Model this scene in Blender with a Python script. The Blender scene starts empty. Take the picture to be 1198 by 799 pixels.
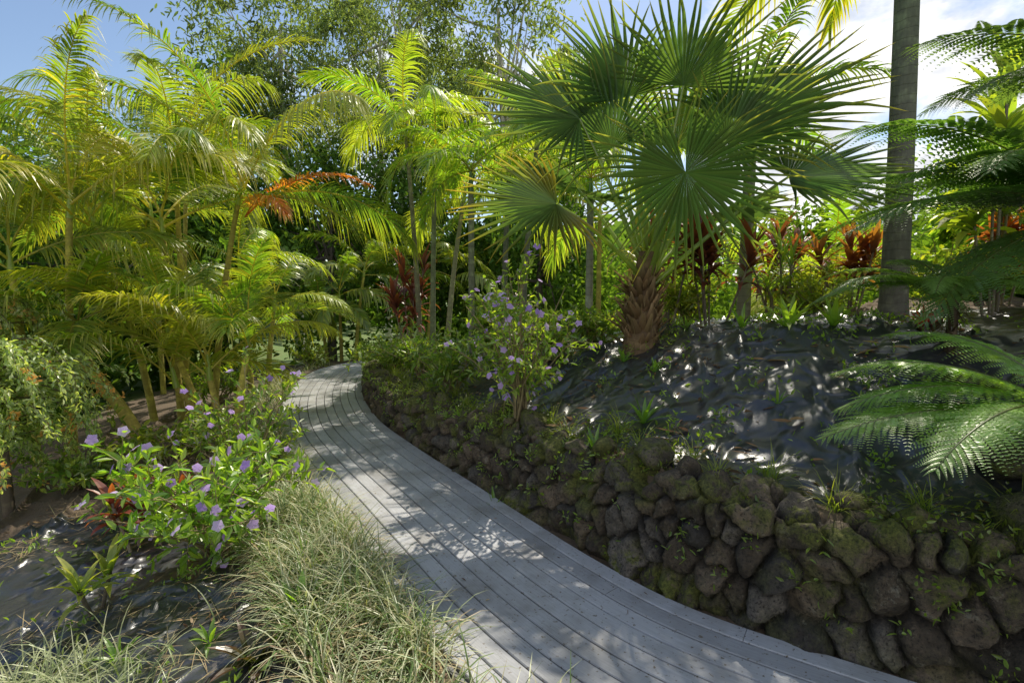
import bpy, math, numpy as np
from mathutils import Vector, noise
rng = np.random.default_rng(11)
U = rng.uniform
sc = bpy.context.scene
rad = math.radians

# ------------------------------------------------------------------ helpers
def nrm(v):
    return v / np.maximum(np.linalg.norm(v, axis=-1, keepdims=True), 1e-9)
def hash2(i, j, seed=0):
    h = np.sin(i * 127.1 + j * 311.7 + seed * 74.7) * 43758.5453
    return h - np.floor(h)
def vnoise(x, y, seed=0):
    xi = np.floor(x); yi = np.floor(y); fx = x - xi; fy = y - yi
    fx = fx * fx * (3 - 2 * fx); fy = fy * fy * (3 - 2 * fy)
    a = hash2(xi, yi, seed); b = hash2(xi + 1, yi, seed)
    c = hash2(xi, yi + 1, seed); d = hash2(xi + 1, yi + 1, seed)
    return (a * (1 - fx) + b * fx) * (1 - fy) + (c * (1 - fx) + d * fx) * fy
def fbm(x, y, seed=0, o=4):
    r = 0; a = .5; f = 1
    for k in range(o):
        r = r + a * vnoise(x * f, y * f, seed + k); a *= .5; f *= 2.03
    return r
def sstep(a, b, x):
    t = np.clip((x - a) / (b - a), 0, 1); return t * t * (3 - 2 * t)

class MB:
    def __init__(s):
        s.v = []; s.f = []; s.c = []; s.w = []; s.n = 0
    def add(s, V, F, C, mat=0, Wc=None, smooth=True):
        V = np.asarray(V, float).reshape(-1, 3); n = len(V)
        C = np.asarray(C, float)
        if C.ndim == 1: C = np.tile(C, (n, 1))
        if C.shape[1] == 3: C = np.hstack([C, np.ones((n, 1))])
        s.v.append(V); s.c.append(C)
        s.w.append(np.zeros((n, 3)) if Wc is None else Wc)
        F = np.asarray(F, np.int64)
        s.f.append((F + s.n, mat, smooth)); s.n += n
    def build(s, name, mats, parent=None):
        me = bpy.data.meshes.new(name)
        V = np.concatenate(s.v); C = np.concatenate(s.c); Wc = np.concatenate(s.w)
        loops = np.concatenate([f.ravel() for f, m, q in s.f])
        tot = np.concatenate([np.full(len(f), f.shape[1]) for f, m, q in s.f])
        mi = np.concatenate([np.full(len(f), m) for f, m, q in s.f])
        sm = np.concatenate([np.full(len(f), q) for f, m, q in s.f])
        st = np.concatenate([[0], np.cumsum(tot)[:-1]])
        me.vertices.add(len(V)); me.vertices.foreach_set("co", V.ravel().astype(np.float32))
        me.loops.add(len(loops)); me.loops.foreach_set("vertex_index", loops.astype(np.int32))
        me.polygons.add(len(tot)); me.polygons.foreach_set("loop_start", st.astype(np.int32))
        for m in mats: me.materials.append(m)
        me.polygons.foreach_set("material_index", mi.astype(np.int32))
        me.polygons.foreach_set("use_smooth", sm.astype(bool))
        me.update(calc_edges=True)
        a = me.attributes.new("Col", 'FLOAT_COLOR', 'POINT'); a.data.foreach_set("color", C.ravel().astype(np.float32))
        b = me.attributes.new("wco", 'FLOAT_VECTOR', 'POINT'); b.data.foreach_set("vector", Wc.ravel().astype(np.float32))
        me.validate()
        ob = bpy.data.objects.new(name, me); sc.collection.objects.link(ob)
        if parent: ob.parent = parent
        return ob

def grid_faces(nr, nc):
    i = np.arange(nr - 1)[:, None] * nc + np.arange(nc - 1)[None, :]
    i = i.ravel()
    return np.stack([i, i + 1, i + nc + 1, i + nc], 1)

def tube(mb, pts, r, col, sides=7, mat=0):
    pts = np.asarray(pts, float); n = len(pts)
    r = np.broadcast_to(np.asarray(r, float), (n,))
    col = np.asarray(col, float)
    T = nrm(np.gradient(pts, axis=0))
    ref = np.where(np.abs(T[:, 2:3]) > .9, np.array([[1., 0, 0]]), np.array([[0, 0, 1.]]))
    A = nrm(np.cross(T, ref)); 
    for k in range(1, n):
        a = A[k - 1] - T[k] * np.dot(A[k - 1], T[k]); A[k] = a / max(np.linalg.norm(a), 1e-6)
    B = np.cross(T, A)
    th = np.linspace(0, 2 * math.pi, sides + 1)[:-1]
    V = pts[:, None] + r[:, None, None] * (np.cos(th)[None, :, None] * A[:, None] + np.sin(th)[None, :, None] * B[:, None])
    k = np.arange(n - 1)[:, None] * sides; j = np.arange(sides)[None]; j2 = (j + 1) % sides
    F = np.stack([k + j, k + j2, k + sides + j2, k + sides + j], -1).reshape(-1, 4)
    if col.ndim == 2: col = np.repeat(col, sides, axis=0)
    d = np.concatenate([[0], np.cumsum(np.linalg.norm(np.diff(pts, axis=0), axis=1))])
    W = np.zeros((n, sides, 3)); W[:, :, 0] = d[:, None]; W[:, :, 1] = np.cos(th)[None] ; W[:, :, 2] = np.sin(th)[None]
    mb.add(V.reshape(-1, 3), F, col, mat, W.reshape(-1, 3))

def leaves(mb, P, D, N, L, W, C, fold=.18, curl=.25, mat=0):
    n = len(P); D = nrm(D); S = nrm(np.cross(D, N)); N = nrm(np.cross(S, D))
    L = np.broadcast_to(L, (n,))[:, None]; W = np.broadcast_to(W, (n,))[:, None]
    f = N * fold * W
    V = np.stack([P,
        P + D * .3 * L + S * .45 * W + f - N * curl * L * .05,
        P + D * .68 * L + S * .36 * W + f - N * curl * L * .25,
        P + D * L - N * curl * L * .55,
        P + D * .68 * L - S * .36 * W + f - N * curl * L * .25,
        P + D * .3 * L - S * .45 * W + f - N * curl * L * .05], 1)
    b = np.arange(n)[:, None] * 6
    F = np.concatenate([b + np.array([[0, 1, 2, 3]]), b + np.array([[0, 3, 4, 5]])])
    C = np.asarray(C, float)
    if C.ndim == 1: C = np.tile(C, (n, 1))
    mb.add(V.reshape(-1, 3), F, np.repeat(C, 6, axis=0), mat, smooth=False)

def blades(mb, P, az, el, L, W, droop, C0, C1, K=5, fold=.25, mat=0, prof=None, twist=0.):
    """arching strap leaves growing from P"""
    n = len(P); B = lambda a: np.broadcast_to(np.asarray(a, float), (n,))
    az = B(az); el = B(el); L = B(L); W = B(W); droop = B(droop)
    if prof is None: prof = [.55, .9, 1., .85, .5, .03]
    prof = np.interp(np.linspace(0, 1, K + 1), np.linspace(0, 1, len(prof)), prof)
    C0 = np.asarray(C0, float); C1 = np.asarray(C1, float)
    if C0.ndim == 1: C0 = np.tile(C0, (n, 1))
    if C1.ndim == 1: C1 = np.tile(C1, (n, 1))
    S = np.stack([-np.sin(az), np.cos(az), 0 * az], 1)
    pos = np.array(P, float); rows = []; cols = []
    for k in range(K + 1):
        q = k / K; e = el - droop * q ** 1.2
        T = np.stack([np.cos(az) * np.cos(e), np.sin(az) * np.cos(e), np.sin(e)], 1)
        Nn = np.cross(T, S) * -1
        tw = twist * q
        S2 = S * math.cos(tw) + Nn * math.sin(tw)
        w = (W * prof[k] * .5)[:, None]
        rows += [pos - S2 * w + np.abs(w) * fold * -Nn, pos, pos + S2 * w + np.abs(w) * fold * -Nn]
        c = C0 * (1 - q ** 1.5) + C1 * q ** 1.5; cols += [c, c * .9, c]
        pos = pos + T * (L / K)[:, None]
    V = np.stack(rows, 1); C = np.stack(cols, 1); m = 3 * (K + 1)
    b = np.arange(n)[:, None] * m
    F = []
    for k in range(K):
        o = 3 * k
        F.append(b + np.array([[o, o + 1, o + 4, o + 3]])); F.append(b + np.array([[o + 1, o + 2, o + 5, o + 4]]))
    mb.add(V.reshape(-1, 3), np.concatenate(F), C.reshape(-1, 3), mat, smooth=False)

def rachis(base, az, el, L, droop, n=26, bend=0., pw=1.25):
    q = np.linspace(0, 1, n); e = el - droop * q ** pw; a = az + bend * q
    T = np.stack([np.cos(a) * np.cos(e), np.sin(a) * np.cos(e), np.sin(e)], 1)
    P = np.array(base) + np.concatenate([[np.zeros(3)], np.cumsum((T[:-1] + T[1:]) * .5 * (L / (n - 1)), axis=0)])
    S = np.stack([np.sin(a), -np.cos(a), 0 * a], 1)
    return q, P, T, S

def vary(C, n, amt=.25):
    C = np.asarray(C, float); 
    return np.clip(C * (1 + U(-amt, amt, (n, 1))) * (1 + U(-.06, .06, (n, 3))), 0, 1)

def frond(mb, base, az, el, L, droop, n=62, ll=.5, lw=.032, col=(.07, .13, .02), tip=(.2, .19, .03),
          vee=.35, ldroop=.55, bend=0., start=.16, rcol=(.28, .24, .05), roll=0., mess=.10):
    q, P, T, S = rachis(base, az, el, L, droop, bend=bend, pw=1.3)
    Nn = np.cross(S, T)
    S = nrm(S * math.cos(roll) + Nn * math.sin(roll)); Nn = np.cross(S, T)
    tube(mb, P, np.linspace(.015, .003, len(P)) * (L / 2.2), rcol, 5)
    t = np.linspace(start, .995, n); t = np.clip(t + U(-.3, .3, n) / n, start, 1)
    I = lambda A: np.stack([np.interp(t, q, A[:, k]) for k in range(3)], 1)
    p = I(P); f = nrm(I(T)); s = nrm(I(S)); u = nrm(I(Nn))
    tt = (t - start) / (1 - start)
    prof = np.interp(tt, [0, .15, .45, .75, 1], [.55, .9, 1, .8, .42])
    a = np.interp(tt, [0, .6, 1], [rad(62), rad(46), rad(16)])
    ZU = np.array([0, 0, 1.])
    for sg in (1, -1):
        aa = a + U(-mess, mess, n)
        d = nrm(f * np.cos(aa)[:, None] + sg * s * np.sin(aa)[:, None] + u * (vee + U(-mess, mess, n))[:, None])
        l = ll * prof * U(.82, 1.12, n)
        w = nrm(np.cross(d, u)); w = nrm(w + u * U(-.35, .35, (n, 1)))
        K = 5; wp = [.45, .95, 1, .8, .5, .04]
        cj = vary(np.array(col), n, .3); ct = vary(np.array(tip), n, .35)
        yel = (U(0, 1, n) < .07)[:, None]
        cj = np.where(yel, ct, cj)
        ld = (ldroop * U(.5, 1.5, n))
        rows = []; cols = []
        for k in range(K + 1):
            x = k / K
            c = p + d * (l * x * (1 - .12 * x))[:, None] - ZU * (ld * l * x ** 2.1)[:, None]
            hw = lw * .5 * wp[k] * (.6 + .4 * prof)[:, None]
            rows += [c - w * hw, c + w * hw]
            cc = cj * (1 - x ** 2.5) + ct * x ** 2.5; cols += [cc, cc]
        V = np.stack(rows, 1); C = np.stack(cols, 1); b = np.arange(n)[:, None] * (2 * K + 2)
        F = np.concatenate([b + np.array([[2 * k, 2 * k + 1, 2 * k + 3, 2 * k + 2]]) for k in range(K)])
        mb.add(V.reshape(-1, 3), F, C.reshape(-1, 3), 0, smooth=False)

def fan_leaf(mb, hub, D, N, R, col, edge, span=150, nseg=46, split=.42, cup=.18, droop=.15, fade=None):
    D = nrm(np.array(D, float)); S = nrm(np.cross(D, N)); N = np.cross(S, D)
    am = rad(span); nseg = int(nseg * span / 140); da = 2 * am / nseg
    a = -am + da * (np.arange(nseg) + .5)
    Ra = R * (1 - .22 * (np.abs(a) / am) ** 2) * U(.9, 1.06, nseg)
    rr = np.array([.003, .2, .36, split, .62, .78, .9, 1.])
    rows = []; cols = []
    base = vary(np.array(col), nseg, .22); ed = vary(np.array(edge), nseg, .3)
    lean = U(-.2, .2, nseg); tipd = U(.2, 2.2, nseg) * droop
    for x in rr:
        r = Ra * x
        if x <= split: hw = r * math.tan(da / 2) * .99
        else: hw = Ra * split * math.tan(da / 2) * (1 - ((x - split) / (1 - split))) ** .75
        if x > split: hw = hw * .88
        a2 = a + lean * max(0, x - split) ** 1.2
        dr = np.cos(a2)[:, None] * D + np.sin(a2)[:, None] * S
        dp = -np.sin(a2)[:, None] * D + np.cos(a2)[:, None] * S
        off = N * (cup * R * x * x * (.4 + .6 * np.abs(a) / am))[:, None]
        c = np.array(hub) + dr * r[:, None] + off
        c = c - np.array([0, 0, 1.]) * (tipd * R * max(0, x - .35) ** 2.2 * 1.2)[:, None]
        pl = N * (np.minimum(hw, .03) * 1.1)[:, None]
        rows += [c - dp * hw[:, None] + pl, c - pl * .6, c + dp * hw[:, None] + pl]
        e = np.clip((x - .6) / .4, 0, 1) ** 1.8
        cc = base * (1 - e) + ed * e
        if fade is not None:
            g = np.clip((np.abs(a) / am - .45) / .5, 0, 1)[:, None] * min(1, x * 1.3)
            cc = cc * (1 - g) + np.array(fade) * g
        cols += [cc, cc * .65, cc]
    V = np.stack(rows, 1); C = np.stack(cols, 1); m = 3 * len(rr); b = np.arange(nseg)[:, None] * m
    F = []
    for k in range(len(rr) - 1):
        o = 3 * k
        F += [b + np.array([[o, o + 1, o + 4, o + 3]]), b + np.array([[o + 1, o + 2, o + 5, o + 4]])]
    mb.add(V.reshape(-1, 3), np.concatenate(F), C.reshape(-1, 3), 0, smooth=False)

def fern_frond(mb, base, az, el, L, droop, npin=30, pl=.4, col=(.05, .12, .02), tip=(.09, .17, .03), npl=16, bend=0.):
    q, P, T, S = rachis(base, az, el, L, droop, bend=bend)
    Nn = np.cross(S, T)
    tube(mb, P, np.linspace(.010, .002, len(P)), (.14, .16, .04), 5)
    t = np.linspace(.12, .99, npin)
    I = lambda A: np.stack([np.interp(t, q, A[:, k]) for k in range(3)], 1)
    p = I(P); f = nrm(I(T)); s = nrm(I(S)); u = nrm(I(Nn)); tt = (t - .12) / .88
    prof = np.interp(tt, [0, .12, .4, .75, 1], [.45, .85, 1, .62, .12]) * pl * L / 1.5
    a = np.interp(tt, [0, 1], [rad(78), rad(42)])
    for sg in (1, -1):
        aa = a + U(-.06, .06, npin)
        d = nrm(f * np.cos(aa)[:, None] + sg * s * np.sin(aa)[:, None] + u * .05)
        dr = U(.15, .45, npin)
        x = np.linspace(.04, 1, npl)
        cc = p[:, None] + d[:, None] * (prof[:, None] * x)[..., None] - np.array([0, 0, 1.]) * (dr[:, None] * prof[:, None] * x ** 2)[..., None]
        sd = nrm(np.cross(d, u))
        l2 = prof[:, None] * .17 * np.interp(x, [0, .3, 1], [.8, 1, .15])
        cb = vary(np.array(col), npin, .2)[:, None] * (1 - tt[:, None, None]) + np.array(tip) * tt[:, None, None]
        cb = np.broadcast_to(cb, (npin, npl, 3)).reshape(-1, 3)
        for g in (1, -1):
            dd = nrm(sd * g + d * .45)[:, None] + np.zeros((1, npl, 1))
            nn = np.broadcast_to(u[:, None], (npin, npl, 3)).reshape(-1, 3) + U(-.15, .15, (npin * npl, 3))
            leaves(mb, cc.reshape(-1, 3), dd.reshape(-1, 3), nn, l2.ravel(), l2.ravel() * .42 + .003, cb * U(.85, 1.15, (npin * npl, 1)), fold=.05, curl=.25)

def rand_dirs(n, up=0.):
    v = rng.normal(size=(n, 3)); v[:, 2] += up; return nrm(v)

# ------------------------------------------------------------------ path & terrain
ctrl = np.array([(7.5, -1.1), (5.2, -.25), (3.8, .45), (2.6, 1.08), (1.55, 1.66), (.66, 2.24), (.11, 2.84), (-.45, 3.65), (-.96, 4.42), (-1.69, 5.52),
                 (-2.46, 6.82), (-3.22, 8.65), (-3.72, 10.6), (-3.75, 11.9), (-3.1, 13.1), (-1.7, 13.9), (.5, 14.3), (3, 14.4)])
def catmull(P, m=40):
    out = []
    Q = np.vstack([2 * P[0] - P[1], P, 2 * P[-1] - P[-2]])
    for i in range(1, len(Q) - 2):
        t = np.linspace(0, 1, m, endpoint=False)[:, None]
        a, b, c, d = Q[i - 1], Q[i], Q[i + 1], Q[i + 2]
        out.append(.5 * (2 * b + (c - a) * t + (2 * a - 5 * b + 4 * c - d) * t ** 2 + (3 * b - a - 3 * c + d) * t ** 3))
    out.append(P[-1:]); return np.vstack(out)
cl = catmull(ctrl)
k = np.ones(15) / 15
clp = np.vstack([np.repeat(cl[:1], 7, 0), cl, np.repeat(cl[-1:], 7, 0)])
cl = np.stack([np.convolve(clp[:, i], k, 'valid') for i in range(2)], 1)
d = np.concatenate([[0], np.cumsum(np.linalg.norm(np.diff(cl, axis=0), axis=1))])
TOT = d[-1]; NS = int(TOT / .03)
arc = np.linspace(0, TOT, NS)
cl = np.stack([np.interp(arc, d, cl[:, i]) for i in range(2)], 1)
tan = nrm(np.gradient(cl, axis=0)); rn = np.stack([tan[:, 1], -tan[:, 0]], 1)
HW = .63
def at(a, off):
    a = np.asarray(a, float)
    c = np.stack([np.interp(a, arc, cl[:, i]) for i in range(2)], -1)
    n = nrm(np.stack([np.interp(a, arc, rn[:, i]) for i in range(2)], -1))
    return c + n * np.asarray(off)[..., None]
def sdist(x, y):
    x = np.asarray(x, float).ravel(); y = np.asarray(y, float).ravel()
    s = np.empty(len(x)); idx = np.empty(len(x), int)
    for c0 in range(0, len(x), 20000):
        X = x[c0:c0 + 20000, None] - cl[None, :, 0]; Y = y[c0:c0 + 20000, None] - cl[None, :, 1]
        dd = X * X + Y * Y; i = dd.argmin(1); r = np.arange(len(i))
        sg = np.sign(X[r, i] * rn[i, 0] + Y[r, i] * rn[i, 1]); sg[sg == 0] = 1
        s[c0:c0 + 20000] = np.sqrt(dd[r, i]) * sg; idx[c0:c0 + 20000] = i
    return s, idx
def wall_h(yc): return np.interp(yc, [0, 2, 3.5, 5, 7, 9, 11, 12.5], [.68, .65, .60, .5, .45, .38, .28, .1])
def crest_h(yc): return np.interp(yc, [0, 3, 4.5, 6, 9, 12], [.90, .88, .80, .58, .38, .2])
def ground(x, y, detail=True):
    sh = np.shape(x)
    x = np.atleast_1d(np.asarray(x, float)).ravel(); y = np.atleast_1d(np.asarray(y, float)).ravel()
    s, i = sdist(x, y); yc = cl[i, 1]
    e = np.abs(s) - HW
    R = wall_h(yc) * sstep(.14, .3, e) - .03 + crest_h(yc) * sstep(.25, 2.3, e) + .15 * sstep(2.5, 8, e) 
    Lh = -.02 - .10 * sstep(0, .8, e) - .28 * sstep(.5, 3, e) - .5 * sstep(2.2, 6.5, e) - .5 * sstep(6, 14, e)
    z = np.where(s > 0, R, Lh); z = np.where(e < .02, -.07, z)
    near = sstep(40, 6, np.hypot(x, y))
    if detail:
        m = sstep(.05, .4, e)
        z = z + m * ((fbm(x * 1.1, y * 1.1, 3) - .5) * .16)
        # tension folds of the sheet: long creases in several directions plus pillowy lumps
        u1 = x * .94 + y * .35; v1 = y * .94 - x * .35
        w1 = (fbm(u1 * .9, v1 * .5, 41, 2) - .4) * 3.2
        r1 = 1 - np.abs(np.sin(u1 * 4.2 + w1 * 2)) ; r2 = 1 - np.abs(np.sin((v1 + .3 * u1) * 5.1 + w1 * 2.3 + 1)); r3 = 1 - np.abs(np.sin((u1 - .8 * v1) * 7.3 + w1 * 2.9))
        m1 = sstep(.3, .6, vnoise(x * 1.1, y * 1.1, 61)); m2 = sstep(.4, .65, vnoise(x * 1.3, y * 1.3, 67)); m3 = sstep(.45, .7, vnoise(x * 1.7, y * 1.7, 71))
        z = z + m * near * (r1 ** 7 * .085 * m1 + r2 ** 8 * .065 * m2 + r3 ** 8 * .05 * m3 + (fbm(x * 3.2, y * 3.2, 5, 2) - .4) * .05)
    return z if sh else float(z[0])
def G(x, y): return ground(x, y)

def spaced(lo, hi, flo, fhi, step, n_out):
    mid = np.arange(flo, fhi, step)
    g = np.geomspace(1, 1 + (flo - lo), n_out) - 1
    h = np.geomspace(1, 1 + (hi - fhi), n_out) - 1
    return np.concatenate([(flo - g)[::-1][:-1], mid, fhi + h])

# ------------------------------------------------------------------ materials
def newmat(name):
    m = bpy.data.materials.new(name); m.use_nodes = True
    nt = m.node_tree; nt.nodes.clear(); return m, nt
def nd(nt, t, **kw):
    n = nt.nodes.new(t)
    for k_, v in kw.items():
        if k_ in n.inputs: n.inputs[k_].default_value = v
        else: setattr(n, k_, v)
    return n
def math_n(nt, op, a, b=None, clamp=False):
    n = nt.nodes.new('ShaderNodeMath'); n.operation = op; n.use_clamp = clamp
    for i, v in enumerate((a, b)):
        if v is None: continue
        if isinstance(v, (int, float)): n.inputs[i].default_value = v
        else: nt.links.new(v, n.inputs[i])
    return n.outputs[0]
def mix(nt, fac, a, b, blend='MIX'):
    n = nt.nodes.new('ShaderNodeMix'); n.data_type = 'RGBA'; n.blend_type = blend
    def put(i, v):
        if isinstance(v, (int, float)): n.inputs[i].default_value = v
        elif isinstance(v, tuple): n.inputs[i].default_value = (*v, 1) if len(v) == 3 else v
        else: nt.links.new(v, n.inputs[i])
    put(0, fac); put(6, a); put(7, b); return n.outputs[2]
def noise_n(nt, vec, scale, detail=4, rough=.6):
    n = nd(nt, 'ShaderNodeTexNoise', Scale=scale, Detail=detail, Roughness=rough)
    if vec is not None: nt.links.new(vec, n.inputs['Vector'])
    return n.outputs['Fac']
def ramp(nt, fac, a, b, c0=(0, 0, 0), c1=(1, 1, 1)):
    n = nt.nodes.new('ShaderNodeValToRGB'); n.color_ramp.elements[0].position = a; n.color_ramp.elements[1].position = b
    n.color_ramp.elements[0].color = (*c0, 1); n.color_ramp.elements[1].color = (*c1, 1)
    nt.links.new(fac, n.inputs[0]); return n.outputs[0]

def leaf_material(name, gloss=.05, trans=.48, tint=(2.2, 2.3, .5)):
    m, nt = newmat(name); L = nt.links.new
    c = nd(nt, 'ShaderNodeAttribute', attribute_name='Col').outputs['Color']
    di = nd(nt, 'ShaderNodeBsdfDiffuse'); L(c, di.inputs['Color'])
    tr = nd(nt, 'ShaderNodeBsdfTranslucent'); L(mix(nt, 1., c, tint, 'MULTIPLY'), tr.inputs['Color'])
    ms = nd(nt, 'ShaderNodeMixShader'); ms.inputs[0].default_value = trans
    L(di.outputs[0], ms.inputs[1]); L(tr.outputs[0], ms.inputs[2]); out = ms.outputs[0]
    if gloss:
        gl = nd(nt, 'ShaderNodeBsdfGlossy', Roughness=.36); gl.inputs['Color'].default_value = (1, 1, .95, 1)
        m2 = nd(nt, 'ShaderNodeMixShader'); m2.inputs[0].default_value = gloss
        L(out, m2.inputs[1]); L(gl.outputs[0], m2.inputs[2]); out = m2.outputs[0]
    o = nd(nt, 'ShaderNodeOutputMaterial'); L(out, o.inputs[0]); return m
M_leaf = leaf_material('leaf_surface')
M_fan = leaf_material('fan_leaf_surface', .07, .5, (2.3, 2.4, .7))
M_far = leaf_material('far_leaf_surface', 0, .42, (2.1, 2.2, .5))
M_dry = leaf_material('dry_leaf_surface', 0, .2, (1.2, 1., .8))
M_grass = leaf_material('grass_surface', .03, .3, (1.5, 1.6, .7))

def bark_material(name, ringed=True):
    m, nt = newmat(name); L = nt.links.new
    at_ = nd(nt, 'ShaderNodeAttribute', attribute_name='Col')
    w = nd(nt, 'ShaderNodeAttribute', attribute_name='wco')
    tc = nd(nt, 'ShaderNodeTexCoord')
    mp = nd(nt, 'ShaderNodeMapping'); L(tc.outputs['Object'], mp.inputs[0]); mp.inputs['Scale'].default_value = (14, 14, 3)
    n1 = noise_n(nt, mp.outputs[0], 2, 4); n2 = noise_n(nt, tc.outputs['Object'], 6, 3)
    c = mix(nt, 1., at_.outputs['Color'], math_n(nt, 'ADD', math_n(nt, 'MULTIPLY', n1, .9), .55), 'MULTIPLY')
    c = mix(nt, ramp(nt, n2, .52, .68), c, mix(nt, 1., c, (1.6, 1.7, 1.5), 'MULTIPLY'))
    h = n1
    if ringed:
        sp = nd(nt, 'ShaderNodeSeparateXYZ'); L(w.outputs['Vector'], sp.inputs[0])
        x = math_n(nt, 'ADD', math_n(nt, 'MULTIPLY', sp.outputs[0], 11.), math_n(nt, 'MULTIPLY', n2, .7))
        fr = math_n(nt, 'FRACT', x)
        rg = ramp(nt, fr, .0, .12)
        c = mix(nt, rg, mix(nt, 1., c, (.72, .7, .68), 'MULTIPLY'), c)
        h = math_n(nt, 'ADD', n1, math_n(nt, 'MULTIPLY', rg, .5))
    b = nd(nt, 'ShaderNodeBump', Strength=.6, Distance=.01); L(h, b.inputs['Height'])
    p = nd(nt, 'ShaderNodeBsdfPrincipled', Roughness=.85); L(c, p.inputs['Base Color']); L(b.outputs[0], p.inputs['Normal'])
    o = nd(nt, 'ShaderNodeOutputMaterial'); L(p.outputs[0], o.inputs[0]); return m
M_bark = bark_material('ringed_palm_bark'); M_wood = bark_material('tree_bark', False)

m, nt = newmat('petal'); a_ = nd(nt, 'ShaderNodeAttribute', attribute_name='Col')
p = nd(nt, 'ShaderNodeBsdfDiffuse'); nt.links.new(a_.outputs['Color'], p.inputs['Color'])
t_ = nd(nt, 'ShaderNodeBsdfTranslucent'); nt.links.new(a_.outputs['Color'], t_.inputs['Color'])
ms = nd(nt, 'ShaderNodeMixShader'); ms.inputs[0].default_value = .4
nt.links.new(p.outputs[0], ms.inputs[1]); nt.links.new(t_.outputs[0], ms.inputs[2])
o = nd(nt, 'ShaderNodeOutputMaterial'); nt.links.new(ms.outputs[0], o.inputs[0]); M_petal = m

# boards
m, nt = newmat('weathered_boards'); L = nt.links.new
a_ = nd(nt, 'ShaderNodeAttribute', attribute_name='Col'); w = nd(nt, 'ShaderNodeAttribute', attribute_name='wco')
mp = nd(nt, 'ShaderNodeMapping'); L(w.outputs['Vector'], mp.inputs[0]); mp.inputs['Scale'].default_value = (1.5, 45, 1)
g = noise_n(nt, mp.outputs[0], 3, 5, .65)
tc = nd(nt, 'ShaderNodeTexCoord'); st = noise_n(nt, tc.outputs['Object'], 2.3, 4, .65); sp_ = noise_n(nt, tc.outputs['Object'], 40, 2)
c = mix(nt, 1., a_.outputs['Color'], math_n(nt, 'ADD', math_n(nt, 'MULTIPLY', g, .8), .58), 'MULTIPLY')
c = mix(nt, ramp(nt, st, .45, .72), c, mix(nt, 1., c, (.62, .59, .54), 'MULTIPLY'))
c = mix(nt, ramp(nt, sp_, .62, .70), c, (.16, .13, .095))
b = nd(nt, 'ShaderNodeBump', Strength=.35, Distance=.003); L(g, b.inputs['Height'])
p = nd(nt, 'ShaderNodeBsdfPrincipled', Roughness=.62); L(c, p.inputs['Base Color']); L(b.outputs[0], p.inputs['Normal'])
o = nd(nt, 'ShaderNodeOutputMaterial'); L(p.outputs[0], o.inputs[0]); M_board = m

# stone
m, nt = newmat('basalt_stone'); L = nt.links.new
a_ = nd(nt, 'ShaderNodeAttribute', attribute_name='Col'); tc = nd(nt, 'ShaderNodeTexCoord')
n1 = noise_n(nt, tc.outputs['Object'], 11, 6, .75); n2 = noise_n(nt, tc.outputs['Object'], 55, 4, .75); n3 = noise_n(nt, tc.outputs['Object'], 5, 6, .8)
c = mix(nt, 1., a_.outputs['Color'], math_n(nt, 'ADD', math_n(nt, 'MULTIPLY', n1, 2.2), -.12), 'MULTIPLY')
c = mix(nt, ramp(nt, n2, .52, .66), c, mix(nt, 1., c, (1.5, 1.45, 1.35), 'MULTIPLY'))
c = mix(nt, math_n(nt, 'MULTIPLY', ramp(nt, n1, .58, .66), .7), c, (.22, .20, .15))
c = mix(nt, math_n(nt, 'MULTIPLY', ramp(nt, n2, .38, .46, (1, 1, 1), (0, 0, 0)), .85), c, (.018, .013, .009))
mo = math_n(nt, 'MULTIPLY', a_.outputs['Alpha'], ramp(nt, n3, .46, .54))
c = mix(nt, mo, c, mix(nt, ramp(nt, n2, .35, .65), (.035, .042, .006), (.17, .18, .03)))
hh = math_n(nt, 'ADD', n1, math_n(nt, 'MULTIPLY', n2, .7))
b = nd(nt, 'ShaderNodeBump', Strength=1., Distance=.022); L(hh, b.inputs['Height'])
p = nd(nt, 'ShaderNodeBsdfPrincipled', Roughness=.85); L(c, p.inputs['Base Color']); L(b.outputs[0], p.inputs['Normal'])
o = nd(nt, 'ShaderNodeOutputMaterial'); L(p.outputs[0], o.inputs[0]); M_stone = m

# ground (Col.r fabric, g lawn)
m, nt = newmat('garden_ground'); L = nt.links.new
a_ = nd(nt, 'ShaderNodeAttribute', attribute_name='Col'); tc = nd(nt, 'ShaderNodeTexCoord'); O = tc.outputs['Object']
sp = nd(nt, 'ShaderNodeSeparateColor'); L(a_.outputs['Color'], sp.inputs[0])
n1 = noise_n(nt, O, 3, 5, .6); n2 = noise_n(nt, O, 28, 4, .7); n3 = noise_n(nt, O, 1.3, 4, .65)
soil = mix(nt, n2, (.05, .032, .018), (.2, .135, .075))
fab = mix(nt, n1, (.022, .023, .026), (.050, .052, .058))
dustm = math_n(nt, 'MULTIPLY', ramp(nt, n3, .56, .74), ramp(nt, n2, .50, .6))
fab = mix(nt, dustm, fab, (.17, .13, .09))
lawn = mix(nt, n2, (.05, .11, .012), (.15, .25, .03)); lawn = mix(nt, ramp(nt, n3, .4, .7), lawn, (.16, .18, .04))
fm = math_n(nt, 'ADD', math_n(nt, 'MULTIPLY', sp.outputs[0], 1.4), math_n(nt, 'MULTIPLY', math_n(nt, 'SUBTRACT', n3, .5), .8), True)
fm = ramp(nt, fm, .40, .44)
c = mix(nt, fm, soil, fab); c = mix(nt, sp.outputs[1], c, lawn)
wv = nd(nt, 'ShaderNodeTexWave', Scale=45., Distortion=.2); L(O, wv.inputs[0])
wr = nd(nt, 'ShaderNodeTexNoise', Scale=5., Detail=.5, Distortion=1.0); L(O, wr.inputs['Vector'])
hs = math_n(nt, 'MULTIPLY', math_n(nt, 'ADD', n2, n1), .6)
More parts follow.
